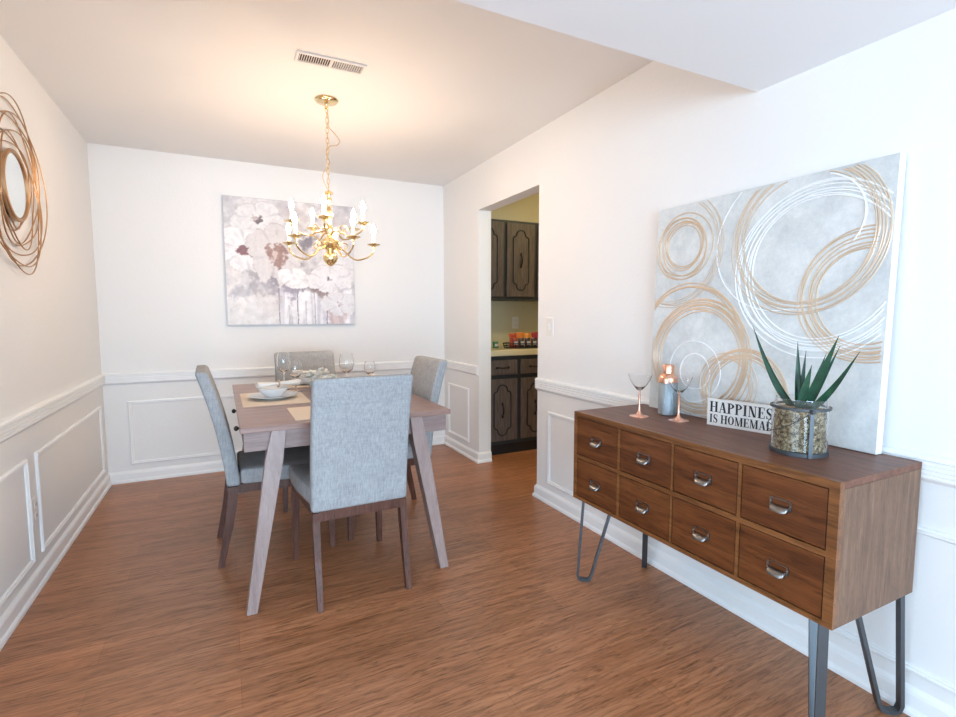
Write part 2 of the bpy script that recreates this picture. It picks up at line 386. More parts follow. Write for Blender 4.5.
# ================================================================ KITCHEN
def arch_poly(cx, cz, w, h, n=8):
    """cathedral cartouche outline: straight sides, stepped shoulders, rounded top and bottom"""
    q = []
    hw, hh = w/2, h/2; s = w*0.30
    top = [(hw, hh-s*1.55), (hw*0.88, hh-s*1.25), (hw*0.62, hh-s*1.10)]
    for k in range(n+1):
        a = k/n*PI; top.append((hw*0.55*math.cos(a), hh-s*0.8+s*0.8*math.sin(a)))
    top += [(-hw*0.62, hh-s*1.10), (-hw*0.88, hh-s*1.25), (-hw, hh-s*1.55)]
    bot = [(-x, -z) for x, z in top]
    return [(cx+x, cz+z) for x, z in top+bot]
def cab_door(parent, x0, x1, z0, z1, y, name='door'):
    bm = B(); box(bm, x0, x1, y-0.018, y, z0, z1, bev=0.003); d = obj(name, bm, M_cabdoor, parent)
    if name == 'door':
        bm = B(); P = arch_poly((x0+x1)/2, (z0+z1)/2, (x1-x0)*0.56, (z1-z0)*0.82)
        tube(bm, [(x, y-0.0185, z) for x, z in P], 0.0068, 6, closed=True); obj('arched_groove', bm, M_black, d)
    cx, cz = (x0+x1)/2, (z0+z1)/2
    bm = B(); vert = name == 'door'
    L_ = 0.055
    if vert:
        tube(bm, smoothpts([(cx, y-0.018, cz-L_), (cx, y-0.036, cz-L_*0.5), (cx, y-0.040, cz), (cx, y-0.036, cz+L_*0.5), (cx, y-0.018, cz+L_)], 4), 0.006, 8)
        for s in (-1, 1): ball(bm, (cx, y-0.022, cz+s*L_), 0.011, (1, 0.5, 1.5), 8, 6)
    else:
        tube(bm, smoothpts([(cx-L_, y-0.018, cz), (cx-L_*0.5, y-0.036, cz), (cx, y-0.040, cz-0.004), (cx+L_*0.5, y-0.036, cz), (cx+L_, y-0.018, cz)], 4), 0.006, 8)
        for s in (-1, 1): ball(bm, (cx+s*L_, y-0.022, cz), 0.011, (1.5, 0.5, 1), 8, 6)
    obj('handle', bm, M_kpull, d)
KY = 3.816
t = thing('base_cabinet', 'dark grey kitchen base cabinet with arched doors below the cream countertop', 'cabinet', (0, 0, 0))
bm = B(); box(bm, 1.960, 3.34, KY, YB-0.001, 0.09, 0.872); obj('cabinet_body', bm, M_cab, t)
bm = B(); box(bm, 1.960, 3.34, KY+0.012, YB-0.01, 0.0, 0.09); obj('toe_kick', bm, M_black, t)
for k in range(4):
    x0 = 1.985+k*0.338
    cab_door(t, x0, x0+0.300, 0.125, 0.670, KY); cab_door(t, x0, x0+0.300, 0.708, 0.835, KY, 'drawer')
bm = B(); box(bm, 1.959, 3.36, KY-0.025, YB-0.001, 0.8725, 0.925, bev=0.006); tag(obj('countertop', bm, M_counter), 'cream laminate countertop on the dark kitchen base cabinet', 'countertop')
t = thing('wall_cabinet', 'dark grey kitchen wall cabinet with arched doors under the yellow soffit', 'cabinet', (0, 0, 0))
bm = B(); box(bm, 1.960, 3.34, 4.075, YB-0.001, 1.365, 2.088); obj('cabinet_body', bm, M_cab, t)
for k in range(4):
    x0 = 1.990+k*0.334; cab_door(t, x0, x0+0.298, 1.395, 2.065, 4.075)
# ceiling lamp of the kitchen
t = thing('ceiling_light', 'round flush ceiling lamp lighting the kitchen beyond the doorway', 'ceiling light', (3.0, 3.05, H))
bm = B(); lathe(bm, [(0, 0), (0.17, 0), (0.175, -0.02), (0.16, -0.03), (0, -0.03)], 32); obj('lamp_base', bm, M_plate, t, smooth=True)
bm = B(); lathe(bm, [(0.0, -0.0305), (0.155, -0.0305), (0.14, -0.06), (0.09, -0.085), (0, -0.095)], 32)
obj('diffuser', bm, mat('kitchen_diffuser', (1, 1, 1), 0.4, emit=(1.0, 0.80, 0.42), es=40), t, smooth=True)
# snack tray
tx, ty, tz = 2.480, 3.985, 0.9255
t = thing('snack_tray', 'black oval wire tray of snacks on the kitchen countertop', 'tray', (tx, ty, tz))
bm = B()
oval = lambda r1, r2, z, n=32: [(r1*math.cos(k*2*PI/n), r2*math.sin(k*2*PI/n), z) for k in range(n)]
loft(bm, [oval(0.215, 0.115, 0), oval(0.215, 0.115, 0.006)]); obj('tray_base', bm, M_black, t)
bm = B()
for z, e in ((0.022, 0.006), (0.045, 0.014)): tube(bm, oval(0.215+e, 0.115+e, z), 0.004, 6, closed=True)
for k in range(24):
    a = k*2*PI/24; tube(bm, [(0.215*math.cos(a), 0.115*math.sin(a), 0.004), (0.229*math.cos(a), 0.129*math.sin(a), 0.045)], 0.0022, 5)
obj('wire_rim', bm, M_black, t)
def packet(name, x, y, z, w_, h_, col, label, band, tilt=0.0, grp=None, rz=0):
    m = mat('foil_'+name+str(x), col, 0.3); th = thing(name, label, 'snack', (x, y, z), rz, grp)
    bm = B(); n = 8; R = []
    for i in range(n+1):
        s = i/n; d = 0.016*math.sin(PI*s)**0.6+0.0012; zz = s*h_; yy = tilt*zz
        R.append([(-w_/2*(1-0.06*math.sin(PI*s)), yy, zz), (-w_/4, yy-d, zz), (w_/4, yy-d, zz), (w_/2*(1-0.06*math.sin(PI*s)), yy, zz), (w_/4, yy+d, zz), (-w_/4, yy+d, zz)])
    loft(bm, R); obj('bag', bm, m, th, smooth=True)
    if band:
        bm = B(); zc = h_*0.5; box(bm, -w_*0.28, w_*0.28, tilt*zc-0.0195, tilt*zc-0.018, h_*0.30, h_*0.66, bev=0.0005)
        obj('printed_label', bm, mat('label_'+name+str(x), band, 0.5), th)
G1 = 'dark snack packets standing along the front of the tray'; G2 = 'bright snack bags standing at the back of the tray'
cols = ['leftmost', 'second from left', 'third from left', 'fourth from left', 'rightmost']
for k in range(5):
    packet('snack_packet', tx-0.134+k*0.067, ty-0.042, tz+0.0065, 0.062, 0.085, (0.05, 0.03, 0.04) if k else (0.30, 0.04, 0.03), ('small dark snack packet with pale label, ' if k else 'small red snack packet with pale label, ')+cols[k]+' in the front of the tray', (0.62, 0.64, 0.68), 0.1, G1)
for k, (c_, nm) in enumerate([((0.55, 0.07, 0.03), 'red'), ((0.75, 0.22, 0.04), 'orange'), ((0.78, 0.32, 0.06), 'yellow-orange'), ((0.35, 0.03, 0.05), 'dark red')]):
    packet('snack_bag', tx-0.120+k*0.080, ty+0.012, tz+0.0065, 0.080, 0.128+0.008*(k % 2), c_, nm+' foil snack bag in the black tray behind the small packets', None, 0.12, G2)
packet('snack_bag', tx-0.285, ty+0.05, tz, 0.06, 0.060, (0.05, 0.22, 0.12), 'small green snack bag on the countertop left of the tray', (0.6, 0.6, 0.6), 0.1)

# ================================================================ DINING TABLE
TC = (0.500, 2.998); TR = math.radians(0.4); TW, TL, TH = 0.940, 1.490, 0.762
t = thing('dining_table', 'brown wooden dining table with splayed legs under the brass chandelier', 'table', (*TC, 0), TR)
bm = B(); box(bm, -TW/2, TW/2, -TL/2, TL/2, TH-0.024, TH, bev=0.002)
obj('tabletop', bm, M_tabletop, t)
bm = B()
ax, ay = 0.456, 0.720
box(bm, -ax, ax, -ay, -ay+0.022, 0.655, TH-0.0245); box(bm, -ax, ax, ay-0.022, ay, 0.655, TH-0.0245)
box(bm, -ax, -ax+0.022, -ay+0.022, ay-0.022, 0.655, TH-0.0245); box(bm, ax-0.022, ax, -ay+0.022, ay-0.022, 0.655, TH-0.0245)
obj('apron', bm, M_apron, t)
for sy in (-1, 1):
    for sx in (-1, 1):
        bm = B(); xt = sx*(0.322 if sx < 0 else 0.292); xb = sx*(0.455 if sx < 0 else 0.402); y_t = sy*(ay+0.0005); yb = sy*(ay+0.075)
        R = []
        for z, wd in ((TH-0.0245, 0.056), (0.62, 0.070), (0.0, 0.040)):
            f = 1-z/(TH-0.0245); xc = xt+(xb-xt)*f; yo = y_t+(yb-y_t)*f; th = 0.030+0.018*f if z > 0 else 0.040
            # board stands outside the apron at its top and leans outwards
            y1_, y0_ = sorted((yo+sy*0.020, yo+sy*0.020-sy*0.020)) if False else sorted((yo, yo+sy*0.022))
            R.append([(xc-wd/2, y1_, z), (xc+wd/2, y1_, z), (xc+wd/2, y0_+0.0, z), (xc-wd/2, y0_, z)])
        # add depth below the apron
        loft(bm, R)
        R = []
        for z, wd, dd in ((0.653, 0.067, 0.052), (0.0, 0.0395, 0.034)):
            f = 1-z/(TH-0.0245); xc = xt+(xb-xt)*f; yo = y_t+(yb-y_t)*f
            ya, yb_ = sorted((yo+sy*0.001, yo-sy*dd)); R.append([(xc-wd/2, ya, z), (xc+wd/2, ya, z), (xc+wd/2, yb_, z), (xc-wd/2, yb_, z)])
        loft(bm, R)
        obj('leg', bm, M_tableleg, t)
for y in (-0.655, -0.215):
    bm = B(); ball(bm, (-TW/2-0.012, y, 0.746), 0.011, (0.9, 1, 1)); box(bm, -TW/2-0.008, -TW/2-0.0005, y-0.004, y+0.004, 0.742, 0.750); obj('knob', bm, M_kpull, t, smooth=True)

# ================================================================ CHAIRS
def make_chair(label):
    """origin on the floor between the rear feet, facing +Y"""
    t = thing('dining_chair', label, 'chair', (0, 0, 0), 0, 'upholstered dining chairs around the table')
    # back: panel from z .40 to .97, leaning back, slightly curved
    def back_y(z):
        s = (z-0.40)/0.57; return 0.030-0.045*s-0.070*s*s
    bm = B(); box(bm, -0.208, 0.208, 0.0, 0.062, 0.0, 0.575, bev=0.016, seg=3)
    slices(bm, 2, [k*0.575/14 for k in range(1, 14)])
    for v in bm.verts:
        z = 0.40+v.co.z; s = v.co.z/0.575
        v.co = Vector((v.co.x*(1.0-0.01*s), back_y(z)+v.co.y*(1-0.10*s), z-0.012*abs(s*0)))
    bk = obj('backrest', bm, M_fab, t, smooth=True)
    bm = B()
    for side in (0, 1):
        for z in (0.865,):
            y = back_y(z)-0.0012 if side == 0 else back_y(z)+0.062*(1-0.10*(z-0.4)/0.575)+0.0008
            tube(bm, [(-0.195, y, z), (0, y, z), (0.195, y, z)], 0.0009, 5)
        for x, z in ((0, 0.865), (0, 0.66)):
            y = back_y(z)-0.0012 if side == 0 else back_y(z)+0.062*(1-0.10*(z-0.4)/0.575)+0.0008
            tube(bm, [(x-0.016, y, z), (x+0.016, y, z)], 0.0013, 5); tube(bm, [(x, y, z-0.016), (x, y, z+0.016)], 0.0013, 5)
    obj('stitching', bm, M_seam, bk)
    # seat cushion, wider at the front
    bm = B(); box(bm, -0.5, 0.5, 0.092, 0.545, 0.405, 0.478, bev=0.018, seg=3)
    slices(bm, 1, [0.17, 0.24, 0.32, 0.40, 0.48]); slices(bm, 0, [-0.35, -0.18, 0, 0.18, 0.35])
    for v in bm.verts:
        s = (v.co.y-0.09)/0.455; hw = 0.196+0.038*min(1, max(0, s*1.6))
        if v.co.z > 0.44: v.co.z += 0.012*(1-(v.co.x*2)**2)*(1-(2*s-1)**2)
        v.co.x = v.co.x*2*hw
    obj('seat', bm, M_fab, t, smooth=True)
    bm = B(); R = []
    for y, hw in ((0.045, 0.178), (0.52, 0.212)): R.append((y, hw))
    (ya, ha), (yb, hb) = R
    for (p, q) in (((-ha, ya), (ha, ya)), ((-hb, yb), (hb, yb)), ((-ha, ya), (-hb, yb)), ((ha, ya), (hb, yb))):
        p = Vector(p); q = Vector(q); d = (q-p).normalized(); n = Vector((-d.y, d.x))*0.011
        loft(bm, [[(*(p-n), z), (*(q-n), z), (*(q+n), z), (*(p+n), z)] for z in (0.362, 0.404)])
    obj('seat_frame', bm, M_chairleg, t)
    for sx in (-1, 1):
        bm = B()
        leg(bm, [(sx*0.192, -0.010, 0.0, 0.022, 0.028), (sx*0.191, 0.010, 0.10, 0.024, 0.032), (sx*0.191, 0.032, 0.20, 0.026, 0.037), (sx*0.190, 0.048, 0.30, 0.028, 0.042), (sx*0.190, 0.055, 0.36, 0.029, 0.044), (sx*0.190, 0.056, 0.399, 0.029, 0.044)])
        obj('leg', bm, M_chairleg, t)
        bm = B()
        leg(bm, [(sx*0.216, 0.520, 0.0, 0.024, 0.026), (sx*0.210, 0.508, 0.36, 0.038, 0.040), (sx*0.210, 0.506, 0.404, 0.038, 0.040)])
        obj('leg', bm, M_chairleg, t)
    return t
c0 = make_chair('pale blue-grey upholstered dining chair nearest the camera with its back turned')
c0.location = (0.497, 2.094, 0); c0.rotation_euler = (0, 0, math.radians(1.0))
c1 = copy_tree(c0); c1['label'] = 'upholstered dining chair on the left long side of the table'
c1.location = (-0.060, 2.868, 0); c1.rotation_euler = (0, 0, -PI/2+math.radians(1.5))
c2 = copy_tree(c0); c2['label'] = 'upholstered dining chair on the right long side of the table by the doorway'
c2.location = (1.078, 2.930, 0); c2.rotation_euler = (0, 0, PI/2+math.radians(2.0))
c3 = copy_tree(c0); c3['label'] = 'upholstered dining chair at the far end of the table facing the camera'
for q in (c1, c2, c3): q.scale = (1, 1, 0.985)
c3.location = (0.507, 3.80, 0); c3.rotation_euler = (0, 0, PI)

# ================================================================ TABLE SETTING
G = 'cream placemats on the dining table'
def placemat(cx, cy, w_, d_, rz, label):
    bm = B(); box(bm, -w_/2, w_/2, -d_/2, d_/2, 0, 0.0022)
    o = obj('placemat', bm, M_linen, loc=(cx, cy, TH+0.0004), rot=(0, 0, rz)); tag(o, label, 'placemat', G); return o
placemat(0.225, 3.015, 0.330, 0.50, TR, 'cream placemat under the plate at the left side of the table')
placemat(0.487, 2.478, 0.46, 0.335, TR, 'cream placemat on the near end of the table behind the nearest chair')
placemat(0.775, 3.035, 0.330, 0.50, TR, 'cream placemat at the right side of the table')
placemat(0.500, 3.545, 0.44, 0.310, TR, 'cream placemat at the far end of the table')
zs = TH+0.0028
def plate_set(cx, cy, who, nap, nrz):
    bm = B(); lathe(bm, [(0, 0), (0.070, 0), (0.075, 0.004), (0.128, 0.018), (0.130, 0.021), (0.124, 0.021), (0.072, 0.008), (0, 0.008)], 40)
    tag(obj('dinner_plate', bm, M_porcelain, loc=(cx, cy, zs), smooth=True), 'white dinner plate on the placemat at the '+who, 'plate', 'white dinner plates on the table')
    bm = B(); lathe(bm, [(0, 0), (0.040, 0), (0.044, 0.004), (0.072, 0.035), (0.082, 0.050), (0.080, 0.051), (0.068, 0.037), (0.040, 0.009), (0, 0.008)], 40)
    tag(obj('bowl', bm, M_porcelain, loc=(cx, cy, zs+0.0085), smooth=True), 'white bowl on the dinner plate at the '+who, 'bowl', 'white bowls on the table')
    # rolled napkin with ring laid across the bowl
    t = thing('rolled_napkin', 'rolled napkin in a beaded ring, '+who, 'napkin', (cx+nap[0], cy+nap[1], zs+0.0085+0.054), nrz, 'rolled napkins on the table')
    bm = B(); R = []
    for i in range(13):
        s = i/12*2-1; rr = 0.013+0.009*abs(s)**1.3
        R.append([(s*0.115, rr*1.25*math.cos(a*PI/6)*(1+0.12*math.sin(a*2.6+i)), 0.015+rr*0.78*math.sin(a*PI/6)) for a in range(12)])
    loft(bm, R); obj('cloth_roll', bm, M_napkin, t, smooth=True)
    bm = B()
    for k in range(14):
        a = k*2*PI/14; ball(bm, (0.0, 0.021*math.cos(a), 0.015+0.016*math.sin(a)), 0.0052, u=8, v=6)
    obj('napkin_ring', bm, M_ring, t, smooth=True)
plate_set(0.222, 3.000, 'left side of the table', (0.03, 0.02), 0.25)
plate_set(0.775, 3.030, 'right side of the table', (0.0, 0.0), 1.2)
plate_set(0.497, 3.545, 'far end of the table', (0.0, 0.0), 0.1)
def wine_glass(x, y, h, r, label):
    bm = B(); s = h
    outer = [(0, 0), (0.034, 0), (0.034, 0.002), (0.008, 0.006), (0.0038, 0.015), (0.0035, 0.42*s), (0.010, 0.455*s), (r*0.80, 0.56*s), (r, 0.70*s), (r*0.93, 0.85*s), (r*0.78, s)]
    inner = [(r*0.78-0.0012, s), (r*0.93-0.0012, 0.85*s), (r-0.0012, 0.70*s), (r*0.80-0.0012, 0.565*s), (0.007, 0.465*s), (0, 0.458*s)]
    lathe(bm, outer+inner, 28)
    tag(obj('wine_glass', bm, M_glass, loc=(x, y, TH+0.0005), smooth=True), label, 'wine glass', 'clear wine glasses on the table')
wine_glass(0.312, 3.335, 0.235, 0.042, 'clear wine glass left of centre on the table, the taller behind its neighbour')
wine_glass(0.362, 3.170, 0.195, 0.045, 'clear wine glass in front of the flowers, just right of the tallest one')
wine_glass(0.660, 3.145, 0.228, 0.046, 'clear wine glass rising above the top edge of the nearest chair near its middle')
wine_glass(0.838, 3.275, 0.162, 0.038, 'smaller clear glass on the right side of the table behind the nearest chair')
# flower centrepiece
t = thing('flower_centrepiece', 'low centrepiece of cream-white flowers in a pale bowl at the table centre', 'flowers', (0.515, 3.270, TH+0.0005))
bm = B(); lathe(bm, [(0, 0), (0.045, 0), (0.060, 0.018), (0.070, 0.040), (0.066, 0.041), (0.055, 0.020), (0, 0.012)], 32); obj('bowl', bm, M_porcelain, t, smooth=True)
bm = B(); ball(bm, (0, 0, 0.030), 0.036, (1, 1, 0.4)); obj('foliage', bm, M_stem, t, smooth=True)
rnd = random.Random(3)
for k, (x, y, z) in enumerate([(-0.070, -0.02, 0.065), (-0.045, 0.0, 0.082), (-0.005, -0.035, 0.078), (0.04, 0.0, 0.075), (0.02, 0.04, 0.09), (0.075, -0.03, 0.055), (-0.03, -0.06, 0.055), (0.03, -0.065, 0.052), (-0.06, 0.03, 0.075)]):
    bm = B()
    for ring in range(3):
        for p in range(6):
            a = p*PI/3+ring*0.5; tl = 0.25+ring*0.42; R_ = 0.040-ring*0.008
            u = Vector((math.cos(a), math.sin(a), 0)); n = Vector((-u.y, u.x, 0))
            pts = []
            for i in range(4):
                s = i/3; pts.append((u*(R_*s*math.cos(tl*s))+Vector((0, 0, R_*s*math.sin(tl)+ring*0.002)), R_*0.50*math.sin(PI*(0.12+0.80*s))))
            va = [bm.verts.new(c-n*wd) for c, wd in pts]; vb = [bm.verts.new(c+n*wd) for c, wd in pts]
            for i in range(3): bm.faces.new((va[i], va[i+1], vb[i+1], vb[i]))
    ball(bm, (0, 0, 0.006), 0.007, u=8, v=6)
    f = obj('blossom', bm, M_petal, t, loc=(x, y, z+0.012), smooth=True, rot=(rnd.uniform(-.3, .7), rnd.uniform(-.5, .5), rnd.uniform(0, 6)))
# forks on the left mat
def fork(x, y, rz, label):
    bm = B(); box(bm, -0.003, 0.003, -0.09, 0.03, 0, 0.002); box(bm, -0.010, 0.010, 0.03, 0.045, 0, 0.002)
    for k in range(4): box(bm, -0.010+k*0.0055, -0.0065+k*0.0055, 0.045, 0.09, 0, 0.002)
    tag(obj('fork', bm, M_pull, loc=(x, y, zs), rot=(0, 0, rz)), label, 'fork')
fork(0.345, 3.205, 1.5, 'metal fork lying on the left placemat behind the bowl')

# ================================================================ CHANDELIER
HX, HY = 0.545, 2.960
t = thing('chandelier', 'polished brass ten-candle chandelier hanging on a chain over the dining table', 'chandelier', (HX, HY, 1.50))
bm = B(); lathe(bm, [(0, 0.91), (0.060, 0.91), (0.064, 0.904), (0.058, 0.897), (0.040, 0.892), (0.016, 0.888), (0.009, 0.878), (0.010, 0.862), (0, 0.856)], 32); obj('canopy', bm, M_brass, t, smooth=True)
bm = B()
prof = [(0, 0), (0.010, 0.004), (0.022, 0.012), (0.036, 0.028), (0.042, 0.048), (0.036, 0.066), (0.020, 0.078), (0.016, 0.086), (0.030, 0.094), (0.048, 0.112), (0.052, 0.130), (0.040, 0.150), (0.018, 0.164),
        (0.014, 0.176), (0.028, 0.188), (0.030, 0.204), (0.018, 0.218), (0.010, 0.230), (0.014, 0.262), (0.020, 0.290), (0.012, 0.320), (0.009, 0.345), (0.016, 0.362), (0.016, 0.372), (0.008, 0.384), (0.010, 0.396), (0.026, 0.402), (0.020, 0.412), (0.006, 0.420), (0, 0.424)]
lathe(bm, prof, 24); obj('column', bm, M_brass, t, smooth=True)
def make_arm(ang, r, ze, zc, zl):
    """arm starts on the column at ze, dips to zl, ends under a cup at height zc, radius r (z relative to 1.50)"""
    P = [(0.030, 0, ze), (0.075, 0, ze-0.012), (r*0.55, 0, zl), (r*0.82, 0, zl+0.012), (r*0.985, 0, zl+(zc-zl)*0.55), (r, 0, zc-0.012)]
    bm = B(); tube(bm, smoothpts(P, 7), 0.0048, 8)
    tube(bm, smoothpts([(0.05, 0, ze+0.004), (0.075, 0, ze+0.030), (0.10, 0, ze+0.018), (0.090, 0, ze-0.004), (0.078, 0, ze+0.006)], 5), 0.0032, 6)
    a = obj('arm', bm, M_brass, t, smooth=True, rot=(0, 0, ang))
    bm = B(); lathe(bm, [(0, -0.014), (0.008, -0.014), (0.007, -0.006), (0.020, -0.002), (0.036, 0.004), (0.038, 0.008), (0.030, 0.005), (0.012, 0.003), (0.012, 0.016), (0, 0.016)], 24, (r, 0, zc))
    obj('drip_pan', bm, M_brass, a, smooth=True)
    bm = B(); lathe(bm, [(0, 0.0165), (0.0105, 0.0165), (0.0105, 0.066), (0.009, 0.070), (0, 0.070)], 16, (r, 0, zc)); obj('candle_sleeve', bm, M_candle, a, smooth=True)
    bm = B(); lathe(bm, [(0, 0.0705), (0.007, 0.071), (0.0125, 0.084), (0.0125, 0.094), (0.008, 0.108), (0.003, 0.120), (0, 0.126)], 12, (r, 0, zc)); obj('bulb', bm, M_bulb, a, smooth=True)
for k in range(5): make_arm(k*2*PI/5, 0.25, 0.105, 0.13, 0.045)
for k in range(5): make_arm(math.radians(36)+k*2*PI/5, 0.20, 0.196, 0.23, 0.165)
# chain
z = 0.428; k = 0
while z < 0.845:
    bm = B(); pts = []
    for q in range(14):
        a = q*2*PI/14; x = 0.0075*math.cos(a); zz = 0.017*math.sin(a)
        pts.append((x, 0, zz) if k % 2 else (0, x, zz))
    tube(bm, pts, 0.0019, 5, closed=True)
    obj('chain_link', bm, M_brass, t, loc=(0, 0, z+0.014), smooth=True); z += 0.0275; k += 1
bm = B(); tube(bm, smoothpts([(0.004, 0, 0.855), (0.010, 0.005, 0.80), (0.008, -0.004, 0.765), (0.040, 0, 0.735), (0.066, 0, 0.700), (0.050, 0, 0.672), (0.012, 0.004, 0.662), (-0.006, 0.006, 0.62), (0.008, -0.006, 0.57), (-0.018, 0, 0.53), (-0.030, 0, 0.49), (-0.020, 0, 0.455), (-0.004, 0, 0.424)], 6), 0.0022, 6)
obj('power_cord', bm, mat('gold_cord', (0.55, 0.38, 0.20), 0.4, 0.3), t, smooth=True)

# ================================================================ WALL MIRROR
MZ, MY = 1.778, 2.868
t = thing('wall_mirror', 'round mirror in a tangle of gold wire rings on the left wall', 'mirror', (XL+0.001, MY, MZ))
bm = B()
N_ = 48
def disc(r, x): return [(x, r*math.cos(k*2*PI/N_), r*math.sin(k*2*PI/N_)) for k in range(N_)]
loft(bm, [disc(0.132, 0.018), disc(0.132, 0.024)]); obj('mirror_glass', bm, M_mirror, t)
bm = B(); loft(bm, [disc(0.138, 0.0), disc(0.138, 0.0175)]); obj('backing', bm, M_black, t)
bm = B(); tube(bm, disc(0.142, 0.022), 0.010, 8, closed=True); obj('rim', bm, M_gold, t, smooth=True)
rings = [(0.175, .01, .01, .07, 0), (0.20, -.02, .015, .06, 1), (0.225, .03, -.02, .07, 2.1), (0.26, .02, .03, .05, .7), (0.29, .05, .00, .05, 3.0),
         (0.325, .03, -.025, .05, 5.1), (0.335, .05, .01, .03, 1.7), (0.345, -.01, .01, .04, 4.2), (0.24, .06, .0, .06, 5.5)]
for i, (r, cy, cz, am, ph) in enumerate(rings):
    bm = B(); pts = []
    n_ = 72
    for k in range(n_):
        a = k*2*PI/n_; rr = r*(1+am*0.8*math.sin(3*a+ph)+am*0.3*math.sin(2*a+ph*2))
        pts.append((0.014+0.010*math.sin(2*a+ph)+0.003*(i % 4), cy+rr*math.cos(a), cz+rr*math.sin(a)*1.03))
    tube(bm, pts, 0.0028, 6, closed=True); obj('wire_ring', bm, M_gold, t, smooth=True)

# ================================================================ FLORAL PAINTING (back wall)
def clamp(x, a=0.0, b=1.0): return max(a, min(b, x))
def sst(a, b, x): x = clamp((x-a)/(b-a)); return x*x*(3-2*x)
def mixc(a, b, t_): return tuple(a[i]+(b[i]-a[i])*t_ for i in range(3))
from mathutils import noise as mn
def flor(u, v):
    """u 0..1 left to right, v 0..1 bottom to top; painted white blossoms above dripping grey-lilac washes"""
    n1 = mn.fractal(Vector((u*4, v*4, 1.3)), 0.8, 2.0, 5); n2 = mn.fractal(Vector((u*13, v*13, 7.1)), 0.7, 2.0, 4)
    n3 = mn.fractal(Vector((u*42, v*12, 3.1)), 0.7, 2.0, 3); n4 = mn.fractal(Vector((u*26, v*26, 9.7)), 0.8, 2.0, 3)
    base = (0.80, 0.775, 0.79)
    base = mixc(base, (0.60, 0.57, 0.63), 0.75*sst(0.10, 0.8, n1+0.5*n2)); base = mixc(base, (0.88, 0.83, 0.82), sst(0.0, 0.6, -n1+0.3*n2))
    uu, vv_ = u, v
    if v < 0.40:
        k = sst(0.42, 0.26, v)*sst(0.36, 0.41, u)
        base = mixc(base, (0.70, 0.67, 0.77), 0.8*k*clamp(0.75+0.7*n3))
        base = mixc(base, (0.92, 0.90, 0.93), k*sst(0.25, 0.6, mn.noise(Vector((u*22, v*2, 5)))+0.5))
        if u < 0.40: base = mixc(base, (0.89, 0.86, 0.86), 0.85*sst(0.32, 0.14, v)*sst(0.40, 0.36, u))
        for dx, dl, st in ((0.385, 0.34, .8), (0.53, 0.30, .8), (0.765, 0.36, .8), (0.665, 0.26, .5), (0.595, 0.2, .35), (0.46, 0.16, .3)):
            if abs(u-dx+0.006*n2) < 0.0045 and v < dl: base = mixc(base, (0.33, 0.29, 0.36), st)
    for cx, cy, r, s_, col in ((0.44, 0.325, 0.11, .85, (0.47, 0.42, 0.55)), (0.63, 0.35, 0.09, .8, (0.42, 0.37, 0.42)), (0.72, 0.28, 0.06, .8, (0.48, 0.33, 0.32)), (0.27, 0.36, 0.10, .6, (0.50, 0.47, 0.53)), (0.10, 0.25, 0.08, .6, (0.58, 0.58, 0.66)),
                              (0.62, 0.69, 0.06, .9, (0.32, 0.30, 0.40)), (0.55, 0.60, 0.11, .5, (0.60, 0.56, 0.62)), (0.90, 0.90, 0.16, .35, (0.66, 0.63, 0.68)), (0.55, 0.92, 0.14, .4, (0.78, 0.68, 0.67)), (0.04, 0.92, 0.12, .35, (0.66, 0.65, 0.68)),
                              (0.86, 0.07, 0.10, .6, (0.72, 0.50, 0.50)), (0.33, 0.16, 0.12, .35, (0.82, 0.72, 0.70)), (0.02, 0.55, 0.05, .5, (0.75, 0.5, 0.5)), (0.95, 0.33, 0.08, .5, (0.62, 0.60, 0.66))):
        d = math.hypot(u-cx, v-cy)/r+0.9*n2+0.3*n4
        base = mixc(base, col, s_*(1-sst(0.35, 1.25, d)))
    for cx, cy, r, sq, np_, ph, heart, hs, pet in ((0.88, 0.17, 0.15, .8, 5, .6, (0.52, 0.50, 0.58), .18, (0.87, 0.85, 0.88)), (0.24, 0.84, 0.20, .75, 5, .2, (0.38, 0.30, 0.32), .20, (0.88, 0.87, 0.875)),
            (0.88, 0.48, 0.19, 1.1, 5, 2.0, (0.50, 0.48, 0.55), .14, (0.87, 0.85, 0.88)), (0.15, 0.59, 0.23, .85, 6, .9, (0.50, 0.27, 0.31), .24, (0.92, 0.91, 0.92)),
            (0.80, 0.38, 0.18, .8, 5, .3, (0.36, 0.32, 0.42), .16, (0.90, 0.88, 0.91)),
            (0.38, 0.56, 0.24, 1.05, 5, 1.1, (0.60, 0.40, 0.37), .36, (0.84, 0.80, 0.80)), (0.51, 0.38, 0.14, .62, 3, 1.3, (0.85, 0.83, 0.85), .2, (0.93, 0.92, 0.93))):
        dx, dy = u-cx+0.018*n1, (v-cy)/sq+0.018*n2; d = math.hypot(dx, dy); a = math.atan2(dy, dx)
        lobe = abs(math.cos(np_*(a+ph)/2+0.35*n1)); R_ = r*(0.78+0.22*lobe**0.5)*(1+0.16*n2+0.12*math.sin(2*a+ph*3))
        if d < R_:
            s = d/R_; c = mixc(pet, (0.66, 0.62, 0.67), 0.5*(1-sst(0.0, 0.32, lobe))*sst(0.2, 0.7, s))
            c = mixc(c, (0.70, 0.66, 0.69), clamp(0.5*sst(0.0, .5, n4+n2*0.6)*sst(0.15, .6, s)))
            c = mixc(c, (0.62, 0.52, 0.51), 0.55*sst(0.93, 0.97, s)*clamp(0.6+n2*1.5))
            h = s/hs+0.5*n2+0.5*n4
            c = mixc(mixc(heart, (0.86, 0.74, 0.72), 0.7*sst(0.0, 0.4, n4)), c, sst(0.8, 1.25, h)); base = mixc(c, base, sst(0.975, 1.0, s))
    k = 0.05*n2+0.05*n4
    return tuple(clamp(x+k+0.02*n3, 0, 1) for x in base)
